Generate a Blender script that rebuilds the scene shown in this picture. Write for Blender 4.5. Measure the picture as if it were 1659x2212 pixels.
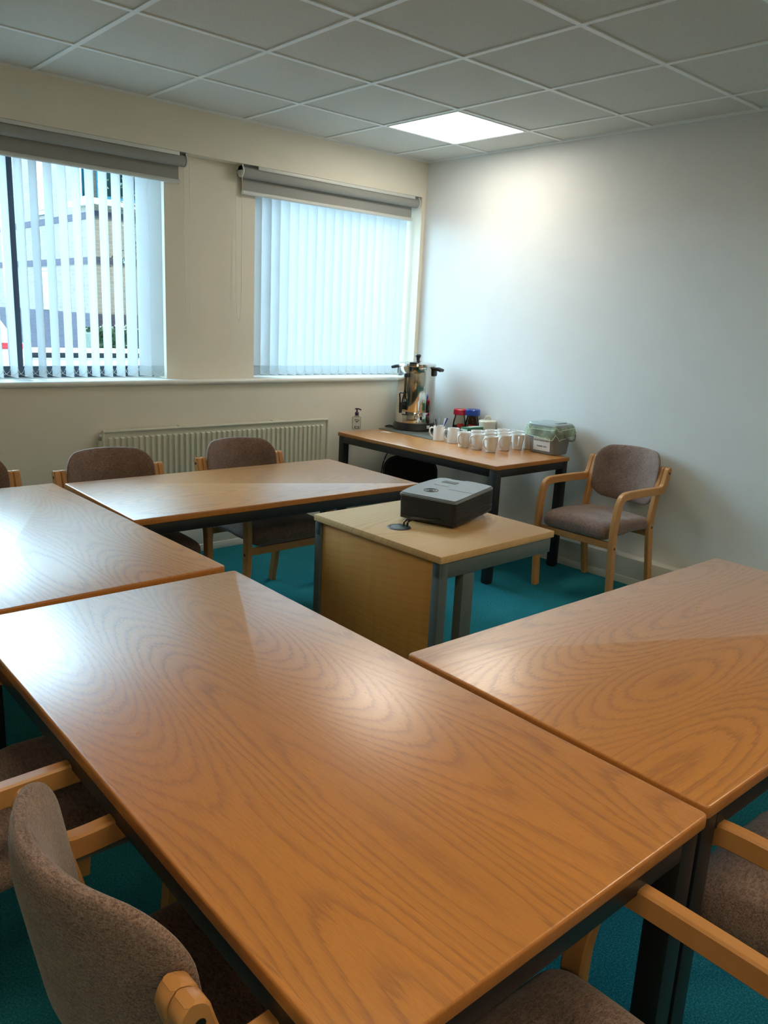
import bpy, bmesh, math, random
from math import sin, cos, pi, radians as R, sqrt
from mathutils import Vector, Matrix
random.seed(7)
S = bpy.context.scene
for o in list(bpy.data.objects): bpy.data.objects.remove(o)
COL = S.collection

# ------------------------------------------------------------------ camera
cam = bpy.data.cameras.new('camera'); cam_o = bpy.data.objects.new('camera', cam); COL.objects.link(cam_o)
cam_o.location = (-4.2148, -4.398, 1.4759)
cam_o.rotation_euler = (R(76.2814), R(-2.7448), R(-41.3105))
cam.sensor_fit = 'VERTICAL'; cam.sensor_height = 24.0; cam.lens = 1710.1*24.0/2212.0
cam.clip_start = 0.02; cam.clip_end = 200
S.camera = cam_o

# ------------------------------------------------------------------ light + exposure
S.view_settings.view_transform = 'Standard'; S.view_settings.look = 'None'
S.view_settings.exposure = 0.12; S.view_settings.gamma = 1.0; S.view_settings.use_curve_mapping = False
W = bpy.data.worlds.new('sky'); S.world = W; W.use_nodes = True
SKY_BASE, SKY_GLOW = 0.9, 22.0      # hazy daylight: the sky is far brighter on the side the windows face
wn = W.node_tree; bgn = wn.nodes['Background']; bgn.inputs['Color'].default_value = (0.56, 0.81, 1.0, 1)
_tc = wn.nodes.new('ShaderNodeTexCoord'); _sp = wn.nodes.new('ShaderNodeSeparateXYZ'); wn.links.new(_tc.outputs['Generated'], _sp.inputs[0])
_mr = wn.nodes.new('ShaderNodeMapRange'); _mr.inputs[1].default_value = .08; _mr.inputs[2].default_value = .80; _mr.inputs[3].default_value = SKY_BASE; _mr.inputs[4].default_value = SKY_BASE+SKY_GLOW
_mr.interpolation_type = 'SMOOTHSTEP'; wn.links.new(_sp.outputs[1], _mr.inputs[0]); wn.links.new(_mr.outputs[0], bgn.inputs['Strength'])
sun = bpy.data.lights.new('sun', 'SUN'); sun.energy = 12.0; sun.angle = R(2); sun.color = (1, .95, .86)
sun_o = bpy.data.objects.new('sun', sun); COL.objects.link(sun_o); sun_o.rotation_euler = (R(49.6), 0, R(71))
PANEL_LIT = 14.5         # the lit ceiling panel in view
PANEL_FILL = 15.5        # unseen panels added out of view as warm fill light
PANEL_COL = (1.0, .93, .80, 1)
PANEL_FILL_COL = (1.0, .81, .55, 1)

# ------------------------------------------------------------------ materials
def nmat(name):
    m = bpy.data.materials.new(name); m.use_nodes = True
    nt = m.node_tree; b = nt.nodes['Principled BSDF']
    return m, nt, b
def N(nt, t, **kw):
    n = nt.nodes.new(t)
    for k, v in kw.items(): setattr(n, k, v)
    return n
def L(nt, a, b): nt.links.new(a, b)
def math_(nt, op, a, b=None, c=None):
    n = N(nt, 'ShaderNodeMath', operation=op)
    for i, v in enumerate((a, b, c)):
        if v is None: continue
        if hasattr(v, 'links') or hasattr(v, 'is_linked'): L(nt, v, n.inputs[i])
        else: n.inputs[i].default_value = v
    return n.outputs[0]
def ramp(nt, fac, stops):
    n = N(nt, 'ShaderNodeValToRGB'); e = n.color_ramp.elements
    while len(e) < len(stops): e.new(.5)
    for x, (p, c) in zip(e, stops):
        x.position = p; x.color = (*c, 1) if len(c) == 3 else c
    L(nt, fac, n.inputs[0]); return n.outputs[0]
def noise(nt, vec, scale, detail=3, rough=.5, dist=0):
    n = N(nt, 'ShaderNodeTexNoise'); n.inputs['Scale'].default_value = scale
    n.inputs['Detail'].default_value = detail; n.inputs['Roughness'].default_value = rough
    n.inputs['Distortion'].default_value = dist
    if vec is not None: L(nt, vec, n.inputs['Vector'])
    return n.outputs[0]
def mapping(nt, src, scale=(1,1,1), loc=(0,0,0), rot=(0,0,0)):
    n = N(nt, 'ShaderNodeMapping'); n.inputs['Scale'].default_value = scale
    n.inputs['Location'].default_value = loc; n.inputs['Rotation'].default_value = rot
    L(nt, src, n.inputs['Vector']); return n.outputs[0]
def bump(nt, b, h, strength=.2, dist=.002):
    n = N(nt, 'ShaderNodeBump'); n.inputs['Strength'].default_value = strength; n.inputs['Distance'].default_value = dist
    L(nt, h, n.inputs['Height']); L(nt, n.outputs[0], b.inputs['Normal'])
def plain(name, col, rough=.5, metal=0, var=.04, scale=30, spec=.5, bmp=0):
    """solid colour with a faint procedural mottling"""
    m, nt, b = nmat(name)
    tc = N(nt, 'ShaderNodeTexCoord')
    f = noise(nt, tc.outputs['Object'], scale, 3)
    lo = tuple(max(0, c*(1-var)) for c in col); hi = tuple(min(1, c*(1+var)) for c in col)
    L(nt, ramp(nt, f, [(.3, lo), (.7, hi)]), b.inputs['Base Color'])
    b.inputs['Roughness'].default_value = rough; b.inputs['Metallic'].default_value = metal
    b.inputs['Specular IOR Level'].default_value = spec
    if bmp: bump(nt, b, f, bmp)
    return m
def wood(name, light, dark, leaf=.205, ring=.0082, rough=.3, line=.75, swap=False, streak=.35, coat=0.0):
    """flat sawn veneer: cathedral figure running along local x (local y if swap)"""
    m, nt, b = nmat(name)
    tc = N(nt, 'ShaderNodeTexCoord'); sep = N(nt, 'ShaderNodeSeparateXYZ'); L(nt, tc.outputs['Object'], sep.inputs[0])
    x, y, z = sep.outputs
    if swap: x, y = y, x
    oi = N(nt, 'ShaderNodeObjectInfo').outputs['Random']
    yz = math_(nt, 'ADD', y, math_(nt, 'MULTIPLY', z, .6))
    yl = math_(nt, 'ADD', math_(nt, 'DIVIDE', yz, leaf), math_(nt, 'MULTIPLY', oi, 7.3))
    idx = math_(nt, 'FLOOR', yl)
    u = math_(nt, 'MULTIPLY', math_(nt, 'SUBTRACT', math_(nt, 'FRACT', yl), .5), leaf)
    off = math_(nt, 'ADD', math_(nt, 'MULTIPLY', idx, 3.71), math_(nt, 'MULTIPLY', oi, 37.0))
    def vec(ax, ay, sx, sy):
        c = N(nt, 'ShaderNodeCombineXYZ')
        L(nt, math_(nt, 'MULTIPLY', ax, sx), c.inputs[0]); L(nt, math_(nt, 'MULTIPLY', ay, sy), c.inputs[1]); L(nt, off, c.inputs[2])
        return c.outputs[0]
    h = math_(nt, 'MULTIPLY', noise(nt, vec(x, y, .62, .0), 1.0, 1.0, .5), .34)
    wob = math_(nt, 'MULTIPLY', math_(nt, 'SUBTRACT', noise(nt, vec(x, y, .9, 1.5), 1.0, 2, .5), .5), .06)
    uu = math_(nt, 'ADD', u, wob)
    r = math_(nt, 'SQRT', math_(nt, 'ADD', math_(nt, 'MULTIPLY', uu, uu), math_(nt, 'MULTIPLY', h, h)))
    jag = math_(nt, 'MULTIPLY', math_(nt, 'SUBTRACT', noise(nt, vec(x, y, 10, 120), 1.0, 3, .6), .5), .007)
    rr = math_(nt, 'DIVIDE', math_(nt, 'ADD', r, jag), ring)
    fr = math_(nt, 'FRACT', rr)
    g = ramp(nt, fr, [(0.0, (1,1,1)), (.07, (.75,.75,.75)), (.28, (.2,.2,.2)), (.84, (0,0,0)), (1.0, (1,1,1))])
    patch = noise(nt, vec(x, y, 2.0, 5), 1.0, 2, .5)
    pores = noise(nt, vec(x, y, 26, 520), 1.0, 2, .7)
    pr = ramp(nt, pores, [(.42, (0,0,0)), (.72, (1,1,1))])
    gs = N(nt, 'ShaderNodeMix', data_type='FLOAT'); 
    gg = math_(nt, 'MULTIPLY', g, math_(nt, 'ADD', math_(nt, 'MULTIPLY', patch, .9), .35))
    f = math_(nt, 'ADD', math_(nt, 'MULTIPLY', gg, line), math_(nt, 'MULTIPLY', pr, streak))
    f = math_(nt, 'MINIMUM', f, 1.0)
    mx = N(nt, 'ShaderNodeMix', data_type='RGBA'); L(nt, f, mx.inputs[0])
    tone = ramp(nt, noise(nt, vec(x, y, .8, 3), 1.0, 2), [(.3, tuple(c*.93 for c in light)), (.7, tuple(min(1, c*1.06) for c in light))])
    L(nt, tone, mx.inputs[6]); mx.inputs[7].default_value = (*dark, 1)
    L(nt, mx.outputs[2], b.inputs['Base Color'])
    L(nt, math_(nt, 'ADD', math_(nt, 'MULTIPLY', f, .14), rough), b.inputs['Roughness'])
    b.inputs['Specular IOR Level'].default_value = .45
    b.inputs['Coat Weight'].default_value = coat; b.inputs['Coat Roughness'].default_value = .28; b.inputs['Coat IOR'].default_value = 1.6
    bump(nt, b, math_(nt, 'MULTIPLY', f, -1.0), .12, .0006)
    return m
def fabric(name, c1, c2, scale=420, bmp=.5, sheen=.25):
    m, nt, b = nmat(name)
    tc = N(nt, 'ShaderNodeTexCoord')
    f = noise(nt, mapping(nt, tc.outputs['Object'], (1, 1, 1)), scale, 2, .7)
    f2 = noise(nt, mapping(nt, tc.outputs['Object'], (.35, 1, 2.6)), scale*.45, 2, .6)
    big = noise(nt, tc.outputs['Object'], 18, 2)
    v = math_(nt, 'ADD', math_(nt, 'MULTIPLY', f, .55), math_(nt, 'ADD', math_(nt, 'MULTIPLY', f2, .35), math_(nt, 'MULTIPLY', big, .1)))
    L(nt, ramp(nt, v, [(.36, c1), (.64, c2)]), b.inputs['Base Color'])
    b.inputs['Roughness'].default_value = .95; b.inputs['Specular IOR Level'].default_value = .15
    b.inputs['Sheen Weight'].default_value = sheen; b.inputs['Sheen Roughness'].default_value = .5
    bump(nt, b, v, bmp, .0015)
    return m
def glass_mat(name, tint=(.93, .97, .97), k=.10, rough=.02):
    m = bpy.data.materials.new(name); m.use_nodes = True; nt = m.node_tree; nt.nodes.clear()
    out = N(nt, 'ShaderNodeOutputMaterial'); t = N(nt, 'ShaderNodeBsdfTransparent'); t.inputs[0].default_value = (*tint, 1)
    g = N(nt, 'ShaderNodeBsdfGlossy'); g.inputs['Roughness'].default_value = rough
    lw = N(nt, 'ShaderNodeLayerWeight'); lw.inputs['Blend'].default_value = k
    mx = N(nt, 'ShaderNodeMixShader'); L(nt, lw.outputs['Fresnel'], mx.inputs[0]); L(nt, t.outputs[0], mx.inputs[1]); L(nt, g.outputs[0], mx.inputs[2])
    L(nt, mx.outputs[0], out.inputs[0]); return m
def translucent(name, col, tcol, mixf=.55):
    m = bpy.data.materials.new(name); m.use_nodes = True; nt = m.node_tree; nt.nodes.clear()
    out = N(nt, 'ShaderNodeOutputMaterial'); d = N(nt, 'ShaderNodeBsdfDiffuse'); t = N(nt, 'ShaderNodeBsdfTranslucent')
    tc = N(nt, 'ShaderNodeTexCoord')
    f = noise(nt, mapping(nt, tc.outputs['Object'], (300, 300, 60)), 1, 2)
    L(nt, ramp(nt, f, [(.3, tuple(c*.95 for c in col)), (.7, col)]), d.inputs[0]); t.inputs[0].default_value = (*tcol, 1)
    mx = N(nt, 'ShaderNodeMixShader'); mx.inputs[0].default_value = mixf
    L(nt, d.outputs[0], mx.inputs[1]); L(nt, t.outputs[0], mx.inputs[2]); L(nt, mx.outputs[0], out.inputs[0]); return m
def emis(name, col, s):
    m = bpy.data.materials.new(name); m.use_nodes = True; nt = m.node_tree; nt.nodes.clear()
    out = N(nt, 'ShaderNodeOutputMaterial'); e = N(nt, 'ShaderNodeEmission'); e.inputs[0].default_value = col; e.inputs[1].default_value = s
    L(nt, e.outputs[0], out.inputs[0]); return m
def brick_mat(name, c1, c2, mortar, scale=1.0):
    m, nt, b = nmat(name)
    tc = N(nt, 'ShaderNodeTexCoord'); sep = N(nt, 'ShaderNodeSeparateXYZ'); L(nt, tc.outputs['Object'], sep.inputs[0])
    c = N(nt, 'ShaderNodeCombineXYZ'); L(nt, math_(nt, 'ADD', sep.outputs[0], sep.outputs[1]), c.inputs[0]); L(nt, sep.outputs[2], c.inputs[1])
    br = N(nt, 'ShaderNodeTexBrick'); L(nt, c.outputs[0], br.inputs['Vector'])
    br.inputs['Color1'].default_value = (*c1, 1); br.inputs['Color2'].default_value = (*c2, 1); br.inputs['Mortar'].default_value = (*mortar, 1)
    br.inputs['Scale'].default_value = scale; br.inputs['Brick Width'].default_value = .225; br.inputs['Row Height'].default_value = .075; br.inputs['Mortar Size'].default_value = .006
    L(nt, br.outputs['Color'], b.inputs['Base Color']); b.inputs['Roughness'].default_value = .9
    return m
def carpet_mat():
    m, nt, b = nmat('teal_carpet')
    tc = N(nt, 'ShaderNodeTexCoord')
    f = noise(nt, tc.outputs['Object'], 210, 3, .8); big = noise(nt, tc.outputs['Object'], 3.0, 2)
    v = math_(nt, 'ADD', math_(nt, 'MULTIPLY', f, .85), math_(nt, 'MULTIPLY', big, .15))
    L(nt, ramp(nt, v, [(.32, (.006, .085, .125)), (.5, (.016, .185, .235)), (.68, (.07, .36, .41))]), b.inputs['Base Color'])
    b.inputs['Roughness'].default_value = 1.0; b.inputs['Specular IOR Level'].default_value = .05
    bump(nt, b, f, .8, .004); return m

M_wall = plain('wall_paint_cream', (.79, .745, .635), .9, var=.015, scale=6, spec=.2)
M_wallR = plain('wall_paint_white', (.70, .71, .70), .9, var=.015, scale=6, spec=.2)
M_white = plain('white_gloss_paint', (.76, .75, .69), .35, var=.01)
M_trunk = plain('white_plastic_trunking', (.70, .69, .63), .45, var=.02)
M_tile = plain('ceiling_tile', (.63, .62, .57), .95, var=.05, scale=160, spec=.1)
M_grid = plain('ceiling_bar_white', (.80, .82, .80), .5, var=.01)
M_carpet = carpet_mat()
M_oak = wood('oak_veneer', (.57, .235, .045), (.33, .118, .022), rough=.27, coat=1.0, line=.80, streak=.40)
M_oak_edge = wood('oak_lipping', (.48, .19, .045), (.30, .11, .026), leaf=.4, rough=.32, line=.3)
M_desk = wood('light_oak_laminate', (.62, .39, .17), (.46, .27, .105), leaf=.5, ring=.012, rough=.42, line=.45, streak=.35)
M_desk_y = wood('light_oak_panel', (.56, .275, .065), (.40, .185, .04), leaf=.5, ring=.012, rough=.42, line=.45, streak=.35, swap=True)
M_beech = wood('beech_lacquer', (.53, .255, .085), (.38, .165, .05), leaf=.5, ring=.02, rough=.3, line=.25, streak=.3, swap=True)
M_black = plain('black_steel', (.012, .013, .016), .38, var=.1)
M_grey_steel = plain('grey_green_steel', (.085, .11, .11), .42, var=.05)
M_fab = fabric('taupe_wool', (.075, .045, .036), (.33, .225, .185))
M_fab_dark = fabric('charcoal_wool', (.012, .012, .014), (.04, .04, .045))
M_slat = translucent('blind_vane_fabric', (.82, .83, .82), (.77, .80, .82), .5)
M_pocket = translucent('blind_vane_hem', (.74, .76, .76), (.58, .63, .66), .5)
M_cord = plain('white_cord', (.85, .84, .78), .5, var=.01)
M_rollfab = plain('grey_blackout_fabric', (.34, .34, .32), .85, var=.03, scale=300, spec=.1)
M_alu = plain('white_aluminium', (.66, .67, .64), .35, var=.01)
M_frame = plain('anthracite_frame', (.045, .07, .11), .4, var=.02)
M_glass = glass_mat('window_glass')
M_steel = plain('polished_steel', (.66, .62, .57), .10, 1.0, var=.02, scale=4)
M_plblack = plain('black_plastic', (.010, .009, .009), .35, var=.05)
M_dkgrey = plain('dark_grey_plastic', (.035, .036, .04), .5, var=.05)
M_ceram = plain('white_ceramic', (.80, .77, .73), .18, var=.01)
M_cream = plain('cream_enamel', (.66, .62, .50), .3, var=.01)
M_rad = plain('radiator_enamel', (.66, .64, .52), .35, var=.01)
M_red = plain('red_plastic', (.55, .018, .05), .3, var=.02)
M_blue = plain('blue_plastic', (.010, .05, .30), .3, var=.02)
M_coffee = plain('instant_coffee', (.05, .018, .010), .8, var=.5, scale=300)
M_jarglass = glass_mat('jar_glass', (.90, .88, .82), .2)
M_clear = glass_mat('clear_plastic', (.90, .92, .88), .25)
M_purple = plain('purple_plastic', (.025, .010, .06), .35, var=.02)
M_paper = plain('white_paper', (.75, .74, .72), .8, var=.01)
M_ink = plain('black_ink', (.02, .02, .022), .6, var=.01)
M_redink = plain('red_print', (.50, .03, .03), .5, var=.02)
M_brownink = plain('dark_brown_print', (.08, .02, .015), .5, var=.02)
M_green = plain('green_card', (.025, .12, .055), .45, var=.05)
M_mint = plain('pale_mint_print', (.55, .68, .58), .5, var=.02)
M_bin = plain('grey_caddy_plastic', (.20, .20, .20), .45, var=.02)
M_binlid = plain('grey_green_caddy_plastic', (.27, .32, .32), .4, var=.02)
M_mat = plain('grey_slate_mat', (.10, .105, .09), .35, var=.15, scale=25)
def liner_mat():
    m = bpy.data.materials.new('green_liner_film'); m.use_nodes = True; nt = m.node_tree; nt.nodes.clear()
    out = N(nt, 'ShaderNodeOutputMaterial'); t = N(nt, 'ShaderNodeBsdfTransparent'); t.inputs[0].default_value = (.80, .88, .74, 1)
    p = N(nt, 'ShaderNodeBsdfPrincipled'); p.inputs['Base Color'].default_value = (.62, .72, .54, 1); p.inputs['Roughness'].default_value = .3
    tc = N(nt, 'ShaderNodeTexCoord'); f = noise(nt, tc.outputs['Object'], 22, 3)
    mx = N(nt, 'ShaderNodeMixShader'); L(nt, ramp(nt, f, [(.35, (.15,)*3), (.7, (.50,)*3)]), mx.inputs[0])
    L(nt, t.outputs[0], mx.inputs[1]); L(nt, p.outputs[0], mx.inputs[2]); L(nt, mx.outputs[0], out.inputs[0]); return m
M_liner = liner_mat()
M_silver = plain('silver_grey_plastic', (.22, .24, .25), .32, var=.03, metal=.3)
M_brick = brick_mat('buff_brick', (.27, .25, .21), (.23, .21, .175), (.30, .29, .27))
M_brickd = brick_mat('blue_brick', (.050, .052, .085), (.065, .065, .10), (.08, .08, .10))
M_render = plain('white_render', (.75, .76, .75), .8, var=.02)
M_cyan = plain('blue_window_paint', (.03, .22, .36), .4, var=.02)
M_dglass = plain('dark_window_glass', (.015, .05, .06), .25, var=.5, scale=3, spec=.12)
M_tarmac = plain('pale_tarmac', (.30, .31, .31), .95, var=.08, scale=40)
M_soil = plain('dark_asphalt', (.05, .07, .09), .95, var=.08, scale=40)
M_leaf = plain('hedge_leaf', (.035, .075, .03), .6, var=.5, scale=12)
M_flower = plain('white_petal', (.75, .78, .72), .7, var=.02)
M_bark = plain('grey_bark', (.10, .09, .07), .9, var=.2)
M_carw = plain('white_car_paint', (.72, .75, .76), .2, var=.01)
M_tyre = plain('tyre_rubber', (.02, .02, .02), .8, var=.1)
M_tail = plain('red_tail_lamp', (.50, .03, .05), .2, var=.05)
M_lit = emis('lit_diffuser', PANEL_COL, PANEL_LIT)
M_lit_fill = emis('warm_fill_diffuser', PANEL_FILL_COL, PANEL_FILL)

# ------------------------------------------------------------------ mesh helpers
def obj(name, bm, mat, parent=None, smooth=30, loc=None):
    me = bpy.data.meshes.new(name); bmesh.ops.recalc_face_normals(bm, faces=bm.faces[:]); bm.to_mesh(me); bm.free()
    for mm in (mat if isinstance(mat, (list, tuple)) else [mat]): me.materials.append(mm)
    if smooth is not None:
        for p in me.polygons: p.use_smooth = True
        me.set_sharp_from_angle(angle=R(smooth))
    o = bpy.data.objects.new(name, me); COL.objects.link(o)
    if parent: o.parent = parent
    if loc: o.location = loc
    return o
def thing(name, label, cat, loc=(0,0,0), rz=0, group=None, rot=None):
    o = bpy.data.objects.new(name, None); COL.objects.link(o); o.empty_display_size = .1
    o.location = loc; o.rotation_euler = rot if rot else (0, 0, rz)
    o['label'] = label; o['category'] = cat
    if group: o['group'] = group
    return o
def tag(o, label, cat, group=None):
    o['label'] = label; o['category'] = cat
    if group: o['group'] = group
    return o
def struct(name, bm, mat, label=None, smooth=30):
    o = obj(name, bm, mat, None, smooth); o['kind'] = 'structure'
    if label: o['label'] = label
    return o
def dup(root, loc=None, rz=None, label=None):
    r = root.copy(); COL.objects.link(r)
    if loc: r.location = loc
    if rz is not None: r.rotation_euler = (0, 0, rz)
    if label: r['label'] = label
    for ch in list(root.children):
        c = ch.copy(); COL.objects.link(c); c.parent = r
        for g in ch.children:
            d = g.copy(); COL.objects.link(d); d.parent = c
    return r
def NB(): return bmesh.new()
def box(bm, x0, x1, y0, y1, z0, z1, bev=0, seg=2, mat=None, idx=0):
    r = bmesh.ops.create_cube(bm, size=1.0)
    vs = r['verts']
    T = Matrix.Translation(((x0+x1)/2, (y0+y1)/2, (z0+z1)/2)) @ Matrix.Diagonal((x1-x0, y1-y0, z1-z0, 1))
    if mat is not None: T = mat @ T
    bmesh.ops.transform(bm, matrix=T, verts=vs)
    fs = set(f for v in vs for f in v.link_faces)
    for f in fs: f.material_index = idx
    if bev > 0:
        es = list(set(e for v in vs for e in v.link_edges))
        bmesh.ops.bevel(bm, geom=es, offset=bev, segments=seg, affect='EDGES', profile=.5)
    return bm
def lathe(bm, prof, seg=40, c=(0,0,0), n=2.0, close=False, idx=0):
    """profile [(r,z)..] about z; n>2 gives a squarish plan"""
    rings = []
    for r, z in prof:
        if r < 1e-6: rings.append([bm.verts.new((c[0], c[1], c[2]+z))]); continue
        ring = []
        for k in range(seg):
            a = 2*pi*k/seg; ca, sa = cos(a), sin(a)
            q = (abs(ca)**n + abs(sa)**n)**(-1.0/n) if n != 2 else 1
            ring.append(bm.verts.new((c[0]+r*q*ca, c[1]+r*q*sa, c[2]+z)))
        rings.append(ring)
    for a, b in zip(rings, rings[1:]):
        for k in range(seg):
            k2 = (k+1) % seg
            if len(a) == 1 and len(b) == 1: continue
            if len(a) == 1: f = bm.faces.new((a[0], b[k], b[k2]))
            elif len(b) == 1: f = bm.faces.new((a[k], a[k2], b[0]))
            else: f = bm.faces.new((a[k], a[k2], b[k2], b[k]))
            f.material_index = idx
    return bm
def tube(bm, pts, r, seg=8, closed=False, idx=0):
    pts = [Vector(p) for p in pts]; n = len(pts); rings = []
    for i, p in enumerate(pts):
        a = pts[i-1] if (i > 0 or closed) else p; b = pts[(i+1) % n] if (i < n-1 or closed) else p
        t = (b-a).normalized()
        up = Vector((0, 0, 1)) if abs(t.z) < .9 else Vector((1, 0, 0))
        s = t.cross(up).normalized(); w = s.cross(t)
        rr = r[i] if isinstance(r, (list, tuple)) else r
        rings.append([bm.verts.new(p + s*rr*cos(2*pi*k/seg) + w*rr*sin(2*pi*k/seg)) for k in range(seg)])
    m = n if closed else n-1
    for i in range(m):
        a, b = rings[i], rings[(i+1) % n]
        for k in range(seg): 
            f = bm.faces.new((a[k], a[(k+1) % seg], b[(k+1) % seg], b[k])); f.material_index = idx
    if not closed:
        for f in (bm.faces.new(rings[0]), bm.faces.new(rings[-1][::-1])): f.material_index = idx
    return bm
def smoothpath(pts, n=6):
    """Catmull-Rom through the points"""
    P = [Vector(p) for p in pts]; P = [P[0]*2-P[1]] + P + [P[-1]*2-P[-2]]; out = []
    for i in range(1, len(P)-2):
        for k in range(n):
            t = k/n; a, b, c, d = P[i-1], P[i], P[i+1], P[i+2]
            out.append(.5*((2*b)+(c-a)*t+(2*a-5*b+4*c-d)*t*t+(3*b-a-3*c+d)*t**3))
    out.append(P[-2]); return out
def lamella(bm, pts, x0, x1, th, ch=.004, caps_round=True):
    """bent-wood bar: path (y,z) list, width x0..x1, thickness th (scalar or list) in the path plane"""
    P = [Vector((0, y, z)) for y, z in pts]; rings = []; ths = [th]*len(P)
    if caps_round:            # half-round upper end
        r0 = th*.5; t = (P[-1]-P[-2]).normalized(); e = P[-1].copy()
        while (P[-1]-e).length < r0*1.25: P.pop(); ths.pop()
        for k in range(8):
            d = r0*(1-sin(pi/2*k/7)); P.append(e-t*d); q = 1-d/r0; ths.append(th*max(.30, sqrt(max(0, 1-q*q))))
    th = ths
    for i, p in enumerate(P):
        a = P[max(i-1, 0)]; b = P[min(i+1, len(P)-1)]; t = (b-a).normalized(); nrm = Vector((0, -t.z, t.y))
        h = (th[i] if isinstance(th, (list, tuple)) else th)/2
        prof = [(x0+ch, -h), (x1-ch, -h), (x1, -h+ch), (x1, h-ch), (x1-ch, h), (x0+ch, h), (x0, h-ch), (x0, -h+ch)]
        rings.append([bm.verts.new((x, p.y+nrm.y*q, p.z+nrm.z*q)) for x, q in prof])
    for a, b in zip(rings, rings[1:]):
        for k in range(8): bm.faces.new((a[k], a[(k+1) % 8], b[(k+1) % 8], b[k]))
    bm.faces.new(rings[0]); bm.faces.new(rings[-1][::-1])
    return bm
def pad(bm, half, rad, cuts=16, fn=None):
    """upholstered rounded box, optionally deformed"""
    r = bmesh.ops.create_cube(bm, size=2.0)
    bmesh.ops.subdivide_edges(bm, edges=bm.edges[:], cuts=cuts, use_grid_fill=True)
    for v in bm.verts:
        p = [v.co[i]*half[i] for i in range(3)]
        # crowd the grid toward the borders
        p = [half[i]*math.copysign(1-(1-abs(p[i])/half[i])**1.7, p[i]) for i in range(3)]
        q = [max(-(half[i]-rad[i]), min(half[i]-rad[i], p[i])) for i in range(3)]
        d = [(p[i]-q[i])/rad[i] for i in range(3)]; l = sqrt(sum(x*x for x in d)) or 1
        w = [q[i]+d[i]/l*rad[i] for i in range(3)]
        v.co = fn(*w) if fn else w
    return bm
def prism(bm, poly, z0, z1, idx=0):
    a = [bm.verts.new((x, y, z0)) for x, y in poly]; b = [bm.verts.new((x, y, z1)) for x, y in poly]
    n = len(poly); fs = [bm.faces.new(a[::-1]), bm.faces.new(b)]
    for k in range(n): fs.append(bm.faces.new((a[k], a[(k+1) % n], b[(k+1) % n], b[k])))
    for f in fs: f.material_index = idx
    return bm
def rrect(w, h, r, n=6, cx=0, cy=0):
    out = []
    for (sx, sy, a0) in ((1, 1, 0), (-1, 1, 90), (-1, -1, 180), (1, -1, 270)):
        for k in range(n+1):
            a = R(a0+90*k/n); out.append((cx+sx*(w/2-r)+r*cos(a), cy+sy*(h/2-r)+r*sin(a)))
    return out
def text(name, s, size, mat, parent, M, ext=.0004, align='CENTER', shear=0):
    cu = bpy.data.curves.new(name, 'FONT'); cu.body = s; cu.size = size; cu.extrude = ext; cu.align_x = align; cu.align_y = 'CENTER'; cu.shear = shear
    t = bpy.data.objects.new(name+'_tmp', cu); COL.objects.link(t)
    dg = bpy.context.evaluated_depsgraph_get(); me = bpy.data.meshes.new_from_object(t.evaluated_get(dg))
    bpy.data.objects.remove(t); me.transform(M); me.materials.clear(); me.materials.append(mat)
    o = bpy.data.objects.new(name, me); COL.objects.link(o); o.parent = parent; return o
def xf(bm, M):
    bmesh.ops.transform(bm, matrix=M, verts=bm.verts[:]); return bm

# ================================================================== ROOM
CH = 2.572; XL = -6.6; YB = -6.9; T = .25
SILL = 1.062; HEAD = 2.335; PIER = .085; FRY = .25
GX, GY = -.3244-.6, -.5722      # ceiling grid origin (line i=0 / j=0)
struct('floor', box(NB(), XL, 0, YB, .35, -.2, 0), M_carpet, 'teal loop pile carpet covering the room floor')
struct('wall_right', box(NB(), 0, .2, YB, .35, 0, CH+.3), M_wallR, 'plain white painted wall on the right')
struct('wall_left', box(NB(), XL-.2, XL, YB, .35, 0, CH+.3), M_wall)
struct('wall_back', box(NB(), XL, 0, YB-.2, YB, 0, CH+.3), M_wall)
W1 = (-3.62, -1.995); W2 = (-1.385, -.036)
b = NB()
box(b, XL, 0, 0, .35, 0, SILL-.03)                       # below the sill
box(b, XL, 0, 0, .35, HEAD, CH+.3)                       # bulkhead
box(b, -.036, 0, 0, .35, SILL-.03, HEAD)
box(b, W1[1], W2[0], PIER, .35, SILL-.03, HEAD)
box(b, XL, W1[0], PIER, .35, SILL-.03, HEAD)
struct('wall_front', b, M_wall, 'cream painted window wall with a bulkhead above two windows')
# ceiling: tiles and bars
b = NB(); box(b, XL, 0, YB, .35, CH+.006, CH+.30)
ceil = struct('ceiling', b, M_tile, 'suspended ceiling of grey white tiles')
b = NB(); hw = .012
i = -12
for k in range(-12, 3):
    x = GX+.6*k
    if XL+.02 < x < -.02: box(b, x-hw, x+hw, YB, 0, CH, CH+.0075)
for k in range(-1, 13):
    y = GY-.6*k
    if YB+.02 < y < -.02: box(b, XL, 0, y-hw, y+hw, CH+.0002, CH+.0073)
g = obj('ceiling_grid', b, M_grid, ceil); g['label'] = 'white metal bars between the ceiling tiles'
struct('trim_1', box(box(NB(), XL, 0, -.022, 0, CH-.004, CH+.006), -.022, 0, YB, -.022, CH-.004, CH+.006), M_grid, 'thin white edge angle where the ceiling meets the walls')
# boxed trunking along the foot of the walls
def trunking(name, x0, x1, y0, y1, face):
    b = NB(); box(b, x0, x1, y0, y1, .045, .163, .004, 2)
    if face == 'y': box(b, x0, x1, y0-.006, y1, 0, .045, .003, 2)
    else: box(b, x0-.006, x1, y0, y1, 0, .045, .003, 2)
    return struct(name, b, M_trunk, 'white boxed trunking running along the foot of the wall')
trunking('baseboard_front', XL, -.088, -.085, 0, 'y')
trunking('baseboard_right', -.088, 0, YB, 0, 'x')
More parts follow.
